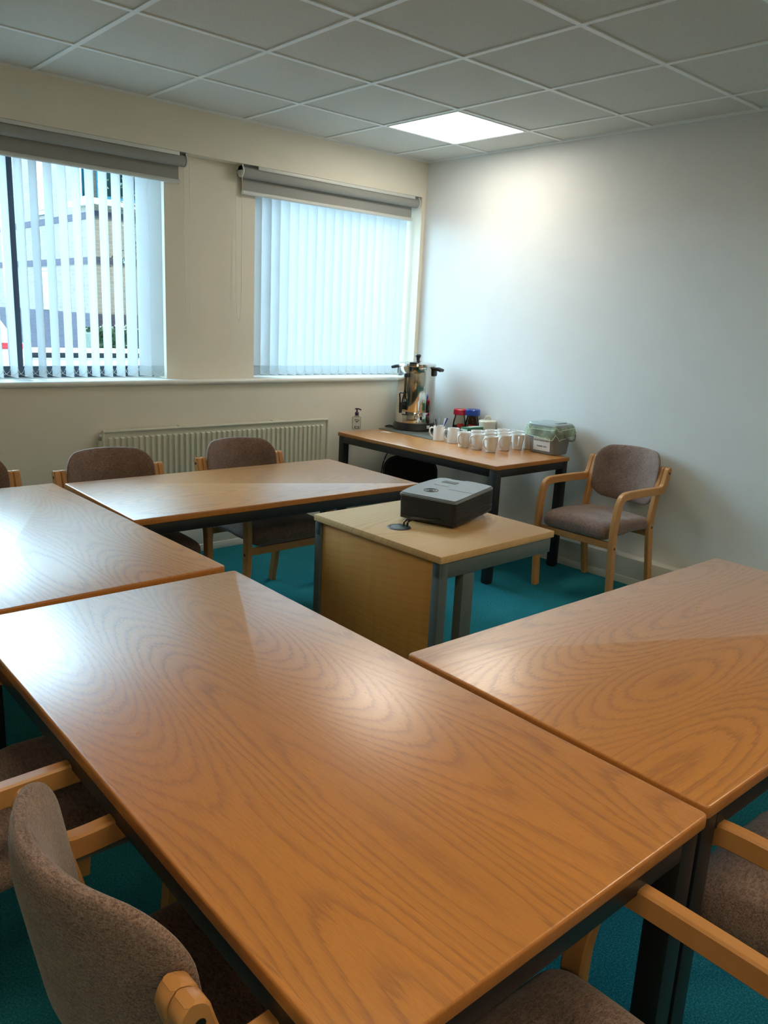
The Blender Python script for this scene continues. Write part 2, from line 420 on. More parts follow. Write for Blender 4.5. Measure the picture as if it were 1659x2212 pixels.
# sill board with a rounded nose
b = NB(); box(b, XL+.01, -.001, -.002, FRY, SILL-.028, SILL, 0)
tube(b, [(XL+.01, -.008, SILL-.014), (-.001, -.008, SILL-.014)], .0165, 14)
struct('trim_2', b, M_white, 'white window board with a rounded nose under both windows')

# ------------------------------------------------------------------ windows
def window(name, x0, x1, mull, label):
    b = NB(); f = .055
    box(b, x0, x0+f, FRY, FRY+.06, SILL, HEAD, .004); box(b, x1-f, x1, FRY, FRY+.06, SILL, HEAD, .004)
    box(b, x0+f, x1-f, FRY, FRY+.06, SILL, SILL+.065, .004); box(b, x0+f, x1-f, FRY, FRY+.06, HEAD-f, HEAD, .004)
    for m in mull: box(b, m-.03, m+.03, FRY, FRY+.06, SILL+.065, HEAD-f, .004)
    o = struct(name, b, M_frame, label)
    xs = [x0+f] + [v for m in mull for v in (m-.03, m+.03)] + [x1-f]
    for a, c in zip(xs[::2], xs[1::2]):
        p = obj('pane', box(NB(), a, c, FRY+.026, FRY+.032, SILL+.065, HEAD-f), M_glass, o, None)
    return o
window('window_1', *W1, [-2.795], 'left window with dark frame and a mullion')
window('window_2', *W2, [], 'right window hidden behind closed vertical blinds')

# ================================================================== CEILING LIGHTS
def panel(ix, jy, mat, label):
    x0, y1 = GX+.6*ix+hw, GY-.6*jy-hw; x1, y0 = x0+.6-2*hw, y1-.6+2*hw
    cx, cy = (x0+x1)/2, (y0+y1)/2; s = x1-x0
    t = thing('ceiling_light', label, 'ceiling light', (cx, cy, CH), 0, 'square ceiling light panels')
    b = NB(); fr = .010
    for a in ((-s/2, -s/2+fr, -s/2, s/2), (s/2-fr, s/2, -s/2, s/2), (-s/2+fr, s/2-fr, -s/2, -s/2+fr), (-s/2+fr, s/2-fr, s/2-fr, s/2)): box(b, *a, -.003, .005)
    obj('frame', b, M_grid, t)
    obj('diffuser', prism(NB(), rrect(s-2*fr, s-2*fr, .02), -.001, .005), mat, t)
    return t
panel(0, 0, M_lit, 'lit square ceiling panel near the window corner')
for ix, jy in ((-5, 5), (-1, 6), (-8, 8), (-4, 9)):  # added panels outside the view, warm fill for the tables and walls
    panel(ix, jy, M_lit_fill, 'added square fill light panel on the unseen part of the ceiling')

# ================================================================== TABLES
def make_table(name, label, cx, cy, Lx, Wy, rz, h, cat='table', group=None):
    t = thing(name, label, cat, (cx, cy, 0), rz, group); th = .026
    b = NB(); box(b, -Lx/2+.003, Lx/2-.003, -Wy/2+.003, Wy/2-.003, h-th, h, .0)
    vs = [e for e in b.edges if abs(e.verts[0].co.z-e.verts[1].co.z) > .01]
    bmesh.ops.bevel(b, geom=vs, offset=.012, segments=4, affect='EDGES', profile=.5)
    es = [e for e in b.edges if abs(e.verts[0].co.z-e.verts[1].co.z) < 1e-5 and len(e.link_faces) == 2 and any(abs(f.normal.z) < .5 for f in e.link_faces) and any(abs(f.normal.z) > .5 for f in e.link_faces)]
    b.normal_update()
    es = [e for e in b.edges if abs(e.calc_face_angle(0)) > 1.2]
    bmesh.ops.bevel(b, geom=es, offset=.005, segments=3, affect='EDGES', profile=.5)
    b.normal_update()
    for f in b.faces: f.material_index = 0 if f.normal.z > .8 else 1
    obj('tabletop', b, [M_oak, M_oak_edge], t)
    ins, lg, ap = .012, .05, .045; z1 = h-th
    X, Y = Lx/2-ins, Wy/2-ins
    for sy in (-1, 1):
        obj('apron', box(NB(), -X+lg, X-lg, sy*Y-(lg*.6 if sy > 0 else 0), sy*Y+(lg*.6 if sy < 0 else 0), z1-ap, z1, .002), M_black, t)
    for sx in (-1, 1):
        obj('apron', box(NB(), sx*X-(lg*.6 if sx > 0 else 0), sx*X+(lg*.6 if sx < 0 else 0), -Y+lg, Y-lg, z1-ap, z1, .002), M_black, t)
    for sx in (-1, 1):
        for sy in (-1, 1):
            b = NB(); box(b, min(sx*X, sx*(X-lg)), max(sx*X, sx*(X-lg)), min(sy*Y, sy*(Y-lg)), max(sy*Y, sy*(Y-lg)), .006, z1, .003)
            leg = obj('leg', b, M_black, t)
            obj('foot', box(NB(), min(sx*X, sx*(X-lg))+.004, max(sx*X, sx*(X-lg))-.004, min(sy*Y, sy*(Y-lg))+.004, max(sy*Y, sy*(Y-lg))-.004, 0, .008), M_plblack, leg)
    return t
TH = .7037
GT = 'oak topped meeting tables set in a U'
make_table('meeting_table', 'long oak table in the foreground with the lamp glare on it', -3.384, -3.136, 1.545, .762, R(90-.67), TH, group=GT)
make_table('meeting_table', 'oak table at the left edge, whitened by window glare', -3.386, -1.612, 1.441, .755, R(90+1.03), TH, group=GT)
make_table('meeting_table', 'oak table in front of the radiator with two chairs behind it', -2.271, -1.305, 1.455, .757, -.018, TH, group=GT)
make_table('meeting_table', 'oak table at the right edge, running toward the white wall', -2.252, -3.535, 1.49, .768, -.0195, TH, group=GT)
make_table('refreshment_table', 'oak topped table in the corner carrying the tea urn and mugs', -.487, -.84, 1.445, .70, R(90+.2), TH, group=None)

# ================================================================== CHAIRS
def build_chair(name, label, group):
    t = thing(name, label, 'chair', (0, 0, 0), 0, group)
    def seat_fn(x, y, z):
        f = y/.225
        return (x, y+.052, .424 + z*(1.0 if f > 0 else .85) + .012*(1-abs(x)/.22)*(z > 0) - .010*max(0, f)**3 - .012*max(0, -f)**2)
    obj('seat', pad(NB(), (.218, .235, .046), (.05, .06, .041), 18, seat_fn), M_fab, t)
    def back_fn(x, y, z):
        zz = .665 + z
        if z < 0: zz -= (-z/.14)*.025*(1-(x/.215)**2)
        else: zz += (z/.14)*.012*(1-(x/.215)**2)
        yy = -.261 + y*(1.0+.2*(1-abs(x)/.215)) + .092*(x/.215)**2 - (zz-.60)*.17
        return (x, yy, zz)
    obj('backrest', pad(NB(), (.211, .023, .143), (.075, .020, .085), 20, back_fn), M_fab, t)
    arm = smoothpath([(0, .232, .001), (0, .244, .15), (0, .259, .34), (0, .260, .46), (0, .247, .55), (0, .236, .590), (0, .214, .614), (0, .175, .6215), (0, .06, .622), (0, -.06, .620), (0, -.13, .617), (0, -.170, .620), (0, -.192, .638), (0, -.204, .668), (0, -.216, .705), (0, -.226, .742)], 5)
    rear = smoothpath([(0, -.225, .001), (0, -.195, .15), (0, -.160, .34), (0, -.152, .43), (0, -.166, .52), (0, -.190, .62), (0, -.212, .69), (0, -.226, .742)], 6)
    for s in (-1, 1):
        x0, x1 = sorted((s*.233, s*.262)); n = len(arm)
        a = obj('leg', lamella(NB(), [(p.y, p.z) for p in arm], x0, x1, .043, .004), M_beech, t, 40)
        a['label'] = 'front leg bent over into the armrest'
        x0, x1 = sorted((s*.205, s*.2315)); n = len(rear)
        obj('leg', lamella(NB(), [(p.y, p.z) for p in rear], x0, x1, .045, .004), M_beech, t, 40)
        for y, z, bx in ((.258, .345, .2612), (-.156, .40, .2307), (-.216, .712, .2612)):
            b = NB(); lathe(b, [(0, 0), (.0075, 0), (.0075, .002), (0, .002)], 12)
            xf(b, Matrix.Translation((s*bx, y, z)) @ Matrix.Rotation(s*pi/2, 4, 'Y'))
            obj('bolt', b, M_plblack, t)
    obj('seat_rail', box(NB(), -.231, .231, .238, .260, .335, .372, .004), M_beech, t)
    obj('seat_rail', box(NB(), -.204, .204, -.172, -.150, .345, .380, .004), M_beech, t)
    return t
GC = 'beech armchairs with taupe wool seats'
ch0 = build_chair('armchair', 'beech armchair against the white wall, right of the refreshment table', GC)
ch0.location = (-.327, -1.945, 0); ch0.rotation_euler = (0, 0, R(90))
CHAIRS = [(-2.737, -1.035, 180, 'armchair behind the radiator table, on its left, nearer the left table'),
          (-2.015, -1.005, 180, 'armchair behind the radiator table, directly in front of the radiator'),
          (-3.378, -.945, 180, 'armchair at the left edge, only a beech post showing behind the glaring table'),
          (-3.660, -3.485, -88.5, 'foreground armchair at lower left, seen from behind its curved backrest'),
          (-3.80, -2.79, -90, 'armchair at the left edge, next beyond the foreground chair, only armrest showing'),
          (-3.437, -4.062, 0, 'armchair at the near end of the long table, cut by the bottom edge'),
          (-2.675, -4.095, 0, 'armchair at the right table, cut by the right edge')]
for x, y, a, lb in CHAIRS: dup(ch0, (x, y, 0), R(a), lb)

# ================================================================== PROJECTOR DESK
DH = .704
dk = thing('projector_desk', 'small light oak desk with grey steel legs in the middle of the tables', 'desk', (-2.04, -2.272, 0), R(.9))
lx, wy = .640, .705
b = NB(); box(b, -lx/2, lx/2, -wy/2, wy/2, DH-.026, DH, .002, 2); obj('desktop', b, M_desk, dk)
obj('modesty_panel', box(NB(), -lx/2+.012, -lx/2+.030, -wy/2+.045, wy/2-.045, .10, DH-.030, .001), M_desk_y, dk)
for s in (-1, 1):
    y0, y1 = sorted((s*(wy/2-.004), s*(wy/2-.042)))
    obj('leg', box(NB(), -lx/2+.004, -lx/2+.046, y0, y1, .03, DH-.028, .003), M_grey_steel, dk)
    obj('leg', box(NB(), -lx/2+.125, -lx/2+.185, y0, y1, .03, DH-.085, .003), M_grey_steel, dk)
    b = NB(); box(b, -lx/2+.004, lx/2-.012, y0, y1, DH-.085, DH-.027, .004); obj('support_beam', b, M_grey_steel, dk)
    obj('foot_beam', box(NB(), -lx/2, lx/2-.04, y0, y1, 0, .032, .008), M_grey_steel, dk)
gro = NB(); lathe(gro, [(0, .0005), (.036, .0005), (.0365, .0030), (.044, .0030), (.046, .0005), (.046, -.01), (0, -.01)], 36, (-.170, .015, DH))
gm = obj('cable_grommet', gro, M_dkgrey, dk); gm['label'] = 'round dark grey cable grommet'
obj('grommet_cap', lathe(NB(), [(0, .0032), (.033, .0032), (.034, .001), (0, .001)], 32, (-.170, .015, DH)), M_grey_steel, gm)

# ---- projector
PR = thing('projector', 'black projector with silver top tilted up on the small desk', 'projector', (0, 0, 0))
pw, pd, phh = .322, .256, .107
PR.matrix_world = Matrix.Translation((-1.932, -2.240, DH+.012)) @ Matrix.Rotation(R(14.5), 4, 'Z') @ Matrix.Rotation(R(-2.6), 4, 'Y')
def outline(sh=0):
    w, d = pw/2-sh, pd/2-sh
    pts = [(-w+.006, -d), (0, -d-.001), (w-.010, -d), (w-.002, -d+.006), (w+.004, -d*.75), (w+.012, -d*.35), (w+.014, -d*.02), (w+.008, d*.06), (w+.001, d*.12), (w-.002, d*.48), (w+.001, d*.55), (w+.006, d*.60), (w+.003, d*.80), (w-.012, d*.98)]
    pts += [(w*.55, d+.010), (w*.1, d+.014), (-w*.4, d+.011), (-w*.8, d+.004), (-w+.005, d-.002), (-w, d-.008), (-w, -d+.006)]
    return pts
b = NB(); prism(b, outline(.002), .004, phh-.012)
obj('body', b, M_plblack, PR)
b = NB(); o_ = outline(); prism(b, o_, phh-.012, phh)
b.normal_update(); bmesh.ops.bevel(b, geom=[e for e in b.edges if e.calc_face_angle(0) > 1.2 and e.verts[0].co.z > phh-.001 and e.verts[1].co.z > phh-.001], offset=.005, segments=3, affect='EDGES')
obj('top_cover', b, M_silver, PR)
b = NB()
for k in range(13):
    z = .012+k*.0064
    box(b, -pw/2+.012, pw/2-.012, -pd/2-.0012, -pd/2+.004, z, z+.0032); box(b, -pw/2-.0012, -pw/2+.004, -pd/2+.012, pd/2-.016, z, z+.0032)
obj('vent_grille', b, M_dkgrey, PR)
b = NB(); 
for r0, r1 in ((.030, .027), (.019, .0165)): lathe(b, [(r0, 0), (r0, .0012), (r1, .0012), (r1, 0)], 40, (-.063, .039, phh))
lathe(b, [(0, .0012), (.009, .0012), (.009, 0)], 24, (-.063, .039, phh))
obj('control_buttons', b, M_dkgrey, PR)
obj('focus_slot', box(NB(), .085, .116, .010, .076, phh-.002, phh+.0012), M_plblack, PR)
obj('lamp_door', box(NB(), -.008, pw/2-.022, -pd/2+.004, -.012, phh-.001, phh+.0008), M_silver, PR)
b = NB(); lathe(b, [(0, 0), (.026, 0), (.026, .02), (.022, .02), (.019, .012), (0, .010)], 28); xf(b, Matrix.Translation((pw/2-.016, pd/2*.30, .062)) @ Matrix.Rotation(pi/2, 4, 'Y'))
obj('lens', b, M_dkgrey, PR)
for x, y, r_ in ((-pw/2+.03, -pd/2+.03, .010), (-pw/2+.03, pd/2-.06, .010), (pw/2-.05, .02, .014)):
    obj('foot', lathe(NB(), [(0, -.0045 if x < 0 else -.0165), (r_, -.0045 if x < 0 else -.0165), (r_, .004), (0, .004)], 16, (x, y, 0)), M_plblack, PR)
text('logo', 'Optoma', .022, M_paper, PR, Matrix.Translation((.037, .050, phh+.0006)) @ Matrix.Rotation(R(-90), 4, 'Z'))
# cables from the grommet into the projector
for k, dx in enumerate((0, .012)):
    b = NB(); tube(b, smoothpath([(-2.195+dx*.6, -2.268-dx, DH+.0045), (-2.190+dx*.6, -2.272-dx, DH+.026), (-2.168+dx*.5, -2.292-dx, DH+.038), (-2.12, -2.318-dx, DH+.033), (-2.066, -2.335-dx*.5, DH+.030)], 6), .0042, 8)
    tag(obj('cable', b, M_plblack), 'black cable rising from the desk grommet to the projector', 'cable', 'projector cables')

# ================================================================== ROLLER BLINDS
def roller(x0, x1, chain_x, label):
    t = thing('roller_blind', label, 'roller blind', (0, 0, 0)); y, z = .032, 2.292
    b = NB(); tube(b, [(x0+.012, y, z), (x1-.012, y, z)], .031, 24); obj('roll', b, M_rollfab, t)
    obj('fabric', box(NB(), x0+.03, x1-.03, y+.027, y+.030, 2.185, z), M_rollfab, t)
    b = NB(); tube(b, [(x0+.028, y+.026, 2.183), (x1-.028, y+.026, 2.183)], .0125, 14); obj('bottom_bar', b, M_alu, t)
    obj('head_rail', box(NB(), x0+.11, x1-.05, .003, .009, 2.314, 2.3345, .001), M_alu, t)
    for x in (x0, x1):
        s = 1 if x == x0 else -1
        b = NB(); lathe(b, [(0, 0), (.034, 0), (.034, .008), (0, .008)], 24); xf(b, Matrix.Translation((x+(0 if s > 0 else -.008), y, z+.003)) @ Matrix.Rotation(pi/2, 4, 'Y'))
        box(b, x, x+s*.008, y-.02, y+.052, z+.01, HEAD-.001, .001); obj('bracket', b, M_alu, t)
    xc = chain_x
    pts = smoothpath([(xc, y-.034, z), (xc, y-.034, 2.0), (xc+.001, y-.030, 1.6), (xc+.002, y-.018, 1.46), (xc+.004, y, 1.425), (xc+.002, y+.018, 1.46), (xc+.001, y+.032, 1.6), (xc, y+.034, 2.0), (xc, y+.034, z)], 8)
    b = NB(); tube(b, pts, .0016, 6); obj('pull_chain', b, M_cord, t)
    return t
roller(-3.66, -1.885, -1.878, 'grey roller blind rolled up above the left window')
roller(-1.522, -.052, -1.532, 'grey roller blind rolled up above the right window')

# ================================================================== VERTICAL BLINDS
def vblind(x0, n, pitch, ang, label, tail=0):
    t = thing('vertical_blind', label, 'vertical blind', (0, 0, 0)); y = .150
    obj('head_rail', box(NB(), x0-.03, x0+pitch*(n-1)+.03, y-.02, y+.02, 2.285, HEAD-.001, .003), M_alu, t)
    w = .089; z0, z1 = SILL+.012, 2.285; seat = []
    for k in range(n):
        x = x0+pitch*k+tail*max(0, k-n+3); a = ang(k)
        b = NB(); nseg = 8; vs = []
        for s in range(nseg+1):
            u = (s/nseg-.5)*w; bow = .0035*(1-(2*s/nseg-1)**2)
            px, py = u*cos(a)-bow*sin(a), u*sin(a)+bow*cos(a); vs.append((px, py))
        tn = .0006; nx, ny = -sin(a)*tn, cos(a)*tn
        prism(b, [(x+p+nx, y+q+ny) for p, q in vs] + [(x+p-nx, y+q-ny) for p, q in vs[::-1]], z0+.060, z1)
        o = obj('slat', b, M_slat, t, 40)
        b = NB(); tn = .0014; nx, ny = -sin(a)*tn, cos(a)*tn
        prism(b, [(x+p*.99+nx, y+q*.99+ny) for p, q in vs] + [(x+p*.99-nx, y+q*.99-ny) for p, q in vs[::-1]], z0, z0+.0605)
        obj('weight_pocket', b, M_pocket, o, 40)
        seat.append((Vector((x+vs[0][0], y+vs[0][1], z0+.045)), Vector((x+vs[-1][0], y+vs[-1][1], z0+.045))))
    for side in (0, 1):
        b = NB()
        for c0, c1 in zip(seat, seat[1:]):
            p, q = c0[side], c1[side]
            m = (p+q)/2 - Vector((0, 0, .034))
            tube(b, smoothpath([p, (p*2+m)/3-Vector((0, 0, .012)), m, (q*2+m)/3-Vector((0, 0, .012)), q], 3), .0011, 5)
        obj('bead_chain', b, M_cord, t)
    return t
rng = random.Random(3); jit = [rng.uniform(-1, 1) for _ in range(60)]
vblind(-3.513, 21, .0742, lambda k: R(-82+jit[k]*1.5 if k < 18 else (-72, -62, -50)[k-18]), 'open vertical blind of white slats in the left window', .004)
vblind(-1.340, 18, .0735, lambda k: R(-70+jit[k+20]*2.0 if k > 1 else -58), 'closed vertical blind of white slats in the right window')

# ================================================================== RADIATOR
rd = thing('radiator', 'cream panel radiator on the wall under the windows', 'radiator', (0, 0, 0))
rx0, rx1, rz0, rz1 = -2.455, -.868, .30, .782
b = NB(); box(b, rx0, rx1, -.045, -.036, rz0, rz1)
n = int((rx1-rx0-.04)/.0365)
for k in range(n):
    xa = rx0+.028+k*.0365
    # raised flute between two recessed channels, tapered top and bottom
    z0, z1 = rz0+.035, rz1-.035
    v = [b.verts.new(p) for p in ((xa, -.0455, z0), (xa+.026, -.0455, z0), (xa+.026, -.0455, z1), (xa, -.0455, z1), (xa+.005, -.058, z0+.014), (xa+.021, -.058, z0+.014), (xa+.021, -.058, z1-.006), (xa+.005, -.058, z1-.006))]
    for q in ((0,1,5,4), (1,2,6,5), (2,3,7,6), (3,0,4,7), (4,5,6,7)): b.faces.new([v[i] for i in q])
obj('front_panel', b, M_rad, rd, 20)
b = NB(); tube(b, [(rx0, -.049, rz1), (rx1, -.049, rz1)], .008, 10); tube(b, [(rx0, -.049, rz0), (rx1, -.049, rz0)], .008, 10)
tube(b, [(rx0, -.049, rz0), (rx0, -.049, rz1)], .008, 10); tube(b, [(rx1, -.049, rz0), (rx1, -.049, rz1)], .008, 10)
obj('rim', b, M_rad, rd)
b = NB(); box(b, rx0+.004, rx1-.004, -.030, -.020, rz0, rz1+.006); 
for x in (-1.95, -1.28): box(b, x-.03, x+.03, -.034, -.004, rz1-.01, rz1+.012, .003)
obj('back_panel', b, M_rad, rd)
b = NB(); lathe(b, [(0, 0), (.011, 0), (.013, .012), (.010, .026), (0, .028)], 16); xf(b, Matrix.Translation((rx0+.004, -.042, rz1-.022)) @ Matrix.Rotation(-pi/2, 4, 'Y'))
obj('vent_valve', b, M_alu, rd)
b = NB(); tube(b, [(rx0-.014, -.040, rz0), (rx0-.014, -.040, rz1-.05)], .012, 10); tube(b, [(rx0-.014, -.040, rz0), (rx0-.014, -.040, .16)], .008, 10); obj('pipe', b, M_rad, rd)

# ================================================================== REFRESHMENTS
def at(x, y): return (x, y, TH)
# worktop mat
b = NB(); box(b, -.165, .165, -.27, .27, 0, .004, .001); o = obj('counter_mat', b, M_mat); o.location = (-.300, -.395, TH); o.rotation_euler = (0, 0, R(-1))
tag(o, 'grey glossy mat lying under the tea urn', 'mat')
b = NB(); prism(b, [(-.02, -.012), (.05, -.016), (.058, .012), (-.012, .016)], 0, .0012); o = obj('paper_slip', b, M_paper); o.location = (-.523, -.255, TH); o.rotation_euler = (0, 0, R(-82))
tag(o, 'white paper slip on the table left of the mat', 'paper')
# ---- urn
ur = thing('tea_urn', 'tall polished steel water urn with black tap and lid knob', 'urn', (-.222, -.242, TH+.0045))
obj('base', lathe(NB(), [(0, 0), (.150, 0), (.158, .004), (.157, .016), (.143, .052), (0, .052)], 56), M_plblack, ur)
b = NB(); lathe(b, [(0, .05), (.1395, .05), (.1405, .056), (.1400, .128), (.1385, .131), (.1385, .135), (.1395, .138), (.1350, .40), (.1345, .442), (.1365, .447), (.1365, .452), (.131, .455), (0, .455)], 72)
obj('tank', b, M_steel, ur)
b = NB(); lathe(b, [(0, .452), (.134, .452), (.136, .456), (.134, .468), (.122, .474), (.06, .482), (0, .484)], 64); lid = obj('lid', b, M_steel, ur)
b = NB(); lathe(b, [(0, .48), (.020, .48), (.020, .485), (.0125, .492), (.0135, .506), (.021, .518), (.022, .526), (.016, .533), (0, .534)], 28); obj('knob', b, M_plblack, lid)
tap_a = math.atan2(-.72, -.69) - R(33)      # towards the camera, turned to the left
def around(a, r, z): return Matrix.Translation((r*cos(a), r*sin(a), z)) @ Matrix.Rotation(a, 4, 'Z')
b = NB(); tube(b, [(.0, 0, 0), (.052, 0, 0)], .017, 14); tube(b, [(.050, 0, .024), (.052, 0, -.05)], [.015, .011], 14); box(b, .002, .012, -.026, .026, -.030, .030, .005)
xf(b, around(tap_a, .136, .178)); tp = obj('tap', b, M_plblack, ur)
b = NB(); tube(b, smoothpath([(.050, -.009, .02), (.048, -.012, .05), (.046, -.018, .085), (.046, 0, .092), (.046, .018, .085), (.048, .012, .05), (.050, .009, .02)], 5), .0055, 8)
xf(b, around(tap_a, .136, .178)); obj('tap_lever', b, M_plblack, tp)
sg = tap_a + R(4)
b = NB(); tube(b, [(.018, 0, .225), (.018, 0, .385)], .006, 10); obj('sight_glass', xf(b, around(sg, .134, 0)), M_clear, ur)
b = NB(); box(b, .001, .030, -.016, .016, .375, .405, .008); tube(b, [(.016, 0, .222), (.016, 0, .232)], .011, 10); xf(b, around(sg, .133, 0)); obj('gauge_cap', b, M_plblack, ur)
b = NB(); box(b, .003, .026, .010, .013, .228, .378); box(b, .003, .026, -.013, -.010, .228, .378); xf(b, around(sg, .133, 0)); obj('gauge_guard', b, M_steel, ur)
b = NB()
for k in range(9): box(b, .0235, .0245, -.003, .003, .24+k*.016, .242+k*.016)
xf(b, around(sg, .133, 0)); obj('gauge_marks', b, M_ink, ur)
for a in (tap_a+R(96), tap_a-R(84)):
    b = NB(); box(b, -.004, .016, -.028, .028, -.050, .006, .010); pad_pts = smoothpath([(0, 0, 0), (.025, 0, .004), (.062, 0, -.006)], 5)
    for (y0) in (-.022, 0, .022): tube(b, [(p.x, y0, p.z) for p in pad_pts], .0105, 8)
    xf(b, around(a, .134, .437)); obj('handle', b, M_plblack, ur)
for a in (tap_a+R(18), tap_a-R(150)):
    b = NB(); box(b, -.045, .012, -.026, .026, .452, .481, .006); xf(b, around(a, .118, 0)); obj('lid_lock', b, M_plblack, lid)
sw = tap_a + R(52)
b = NB(); box(b, -.002, .004, -.008, .008, .080, .106, .002); xf(b, around(sw, .139, 0)); obj('rocker_switch', b, M_plblack, ur)
b = NB(); box(b, -.002, .0014, -.011, .011, .060, .124, .0); xf(b, around(sw-R(15), .1385, 0)); ip = obj('indicator_plate', b, M_ink, ur)
b = NB()
for z in (.072, .092, .112): lathe(b, [(0, 0), (.004, 0), (.004, .0016), (0, .0016)], 12, (0, 0, 0)); 
b.free()
for z in (.072, .092, .112):
    b = NB(); lathe(b, [(0, 0), (.004, 0), (.004, .002), (0, .002)], 12); xf(b, around(sw-R(15), .1395, z) @ Matrix.Rotation(pi/2, 4, 'Y')); obj('indicator_lamp', b, M_paper, ip)
b = NB(); box(b, -.02, .0012, -.026, .026, .108, .117); xf(b, around(tap_a+R(3), .1395, 0)); obj('maker_plate', b, M_ink, ur)
b = NB(); box(b, -.004, .0015, -.013, .013, .016, .042); xf(b, around(sw+R(22), .1535, 0) ); obj('sticker', b, M_paper, ur)
b = NB(); tube(b, smoothpath([(-.37, -.195, TH+.012), (-.39, -.180, TH+.008), (-.46, -.16, TH+.006), (-.60, -.13, TH+.006), (-.80, -.105, TH+.006)], 5)[:2], .0045, 8); b.free()
b = NB(); tube(b, smoothpath([(-.352, -.160, TH+.016), (-.372, -.140, TH+.012), (-.36, -.08, TH+.008), (-.28, -.052, TH+.006), (-.22, -.046, TH-.03), (-.26, -.06, TH-.12), (-.32, -.08, .52), (-.37, -.09, .44), (-.40, -.095, .30), (-.42, -.10, .18)], 7), .0042, 8)
tag(obj('power_cable', b, M_plblack), 'black power cable hanging behind the refreshment table', 'cable')

# ---- hand sanitiser
hs = thing('sanitiser_bottle', 'clear hand gel pump bottle with dark purple pump', 'bottle', at(-.650, -.100), R(-44))
b = NB(); prism(b, rrect(.062, .036, .012), .0005, .098)
b.normal_update(); bmesh.ops.bevel(b, geom=[e for e in b.edges if e.calc_face_angle(0) > 1.2 and abs(e.verts[0].co.z-e.verts[1].co.z) < 1e-4], offset=.008, segments=3, affect='EDGES')
lathe(b, [(.013, .096), (.012, .106), (0, .106)], 20); obj('body', b, M_clear, hs)
b = NB(); lathe(b, [(0, .102), (.0135, .102), (.0135, .122), (.009, .128), (.0055, .130), (.0055, .146), (0, .146)], 20)
tube(b, smoothpath([(-.014, 0, .147), (0, 0, .149), (.018, 0, .147), (.030, 0, .140)], 4), [.004]*4+[.005]*5+[.0045]*4 if False else .0048, 8); obj('pump', b, M_purple, hs)
b = NB(); prism(b, [(-.017, .074), (.017, .074), (.015, .066), (0, .054), (-.015, .066)], 0, .0008); prism(b, [(-.016, .012), (.016, .012), (.016, .028), (-.016, .028)], 0, .0008)
xf(b, Matrix.Translation((.004, -.0184, 0)) @ Matrix.Rotation(pi/2, 4, 'X')); lb = obj('label', b, M_ink, hs)
b = NB(); prism(b, [(-.012, .064), (.012, .064), (.012, .070), (-.012, .070)], 0, .0004); prism(b, [(-.010, .016), (.010, .016), (.010, .024), (-.010, .024)], 0, .0004)
xf(b, Matrix.Translation((.004, -.0192, 0)) @ Matrix.Rotation(pi/2, 4, 'X')); obj('label_print', b, M_paper, lb)

# ---- coffee jars
def jar(x, y, rz, lidm, label, full, s=1.0):
    t = thing('coffee_jar', label, 'jar', at(x, y), rz, 'instant coffee jars')
    prof = [(0, 0), (.040, 0), (.046, .006), (.048, .05), (.046, .085), (.038, .115), (.035, .128), (.038, .142)]
    body = obj('body', lathe(NB(), [(r*s, z*s) for r, z in prof] + [(.036*s, .142*s), (.033*s, .128*s), (.036*s, .115*s), (.044*s, .085*s), (.046*s, .05*s), (.044*s, .008*s), (0, .006*s)], 40), M_jarglass, t)
    obj('coffee', lathe(NB(), [(0, .008*s), (.042*s, .009*s), (.0450*s, .05*s)] + ([(.043*s, .085*s), (.0345*s, .115*s), (.031*s, .130*s), (0, .132*s)] if full else [(.0448*s, .060*s), (0, .062*s)]), 36), M_coffee, t)
    b = NB(); lathe(b, [(0, .138), (.042, .138), (.0445, .142), (.0445, .172), (.040, .178), (0, .179)], 40, n=3.2); xf(b, Matrix.Diagonal((s, s, s, 1))); obj('lid', b, lidm, t)
    b = NB(); seg = 14
    def band(z0, z1, a0, a1, r):
        prev = None
        for k in range(seg+1):
            a = a0+(a1-a0)*k/seg; p = (b.verts.new((r*s*cos(a), r*s*sin(a), z0*s)), b.verts.new((r*s*cos(a), r*s*sin(a), z1*s)))
            if prev: b.faces.new((prev[0], p[0], p[1], prev[1]))
            prev = p
    band(.012, .050, -1.5, 1.5, .0488)
    lb = obj('label', b, M_brownink, t)
    b = NB(); band(.046, .080, -.15, .75, .0492); obj('mug_picture', b, M_redink, lb)
    me = text('lettering', 'NESCAFÉ', .020, M_paper, lb, Matrix.Identity(4))
    for v in me.data.vertices:
        a = v.co.x/(.0492*s); hgt = v.co.y; d = .0494*s+v.co.z
        v.co = (d*cos(a), d*sin(a), .034*s+hgt)
    return t
camA = math.atan2(-4.398+.55, -4.2148+.06)
jar(-.072, -.548, camA-R(8), M_red, 'nearly empty coffee jar with a red lid', False, 1.0)
jar(-.066, -.664, camA-R(20), M_blue, 'full coffee jar with a blue lid', True, 1.06)
# ---- white box edge behind the red jar
# ---- tea box
tb = thing('tea_box', 'green box of tea bags in front of the coffee jars', 'box', at(-.2075, -.793), 0)
obj('carton', box(NB(), -.0775, .0775, -.0335, .0335, .0005, .088, .001), M_green, tb)
b = NB(); box(b, -.0783, -.0773, -.030, .030, .012, .078); pn = obj('end_panel', b, M_mint, tb)
text('lettering', 'PG', .052, M_ink, pn, Matrix.Translation((-.0787, 0, .048)) @ Matrix.Rotation(-pi/2, 4, 'Z') @ Matrix.Rotation(pi/2, 4, 'X'))
b = NB()
for x in (-.045, .020): box(b, x, x+.046, -.0343, -.0333, .020, .072)
obj('side_print', b, M_mint, tb)
b = NB(); box(b, -.03, .08, -.012, .020, .0875, .0886); obj('top_print', b, M_mint, tb)
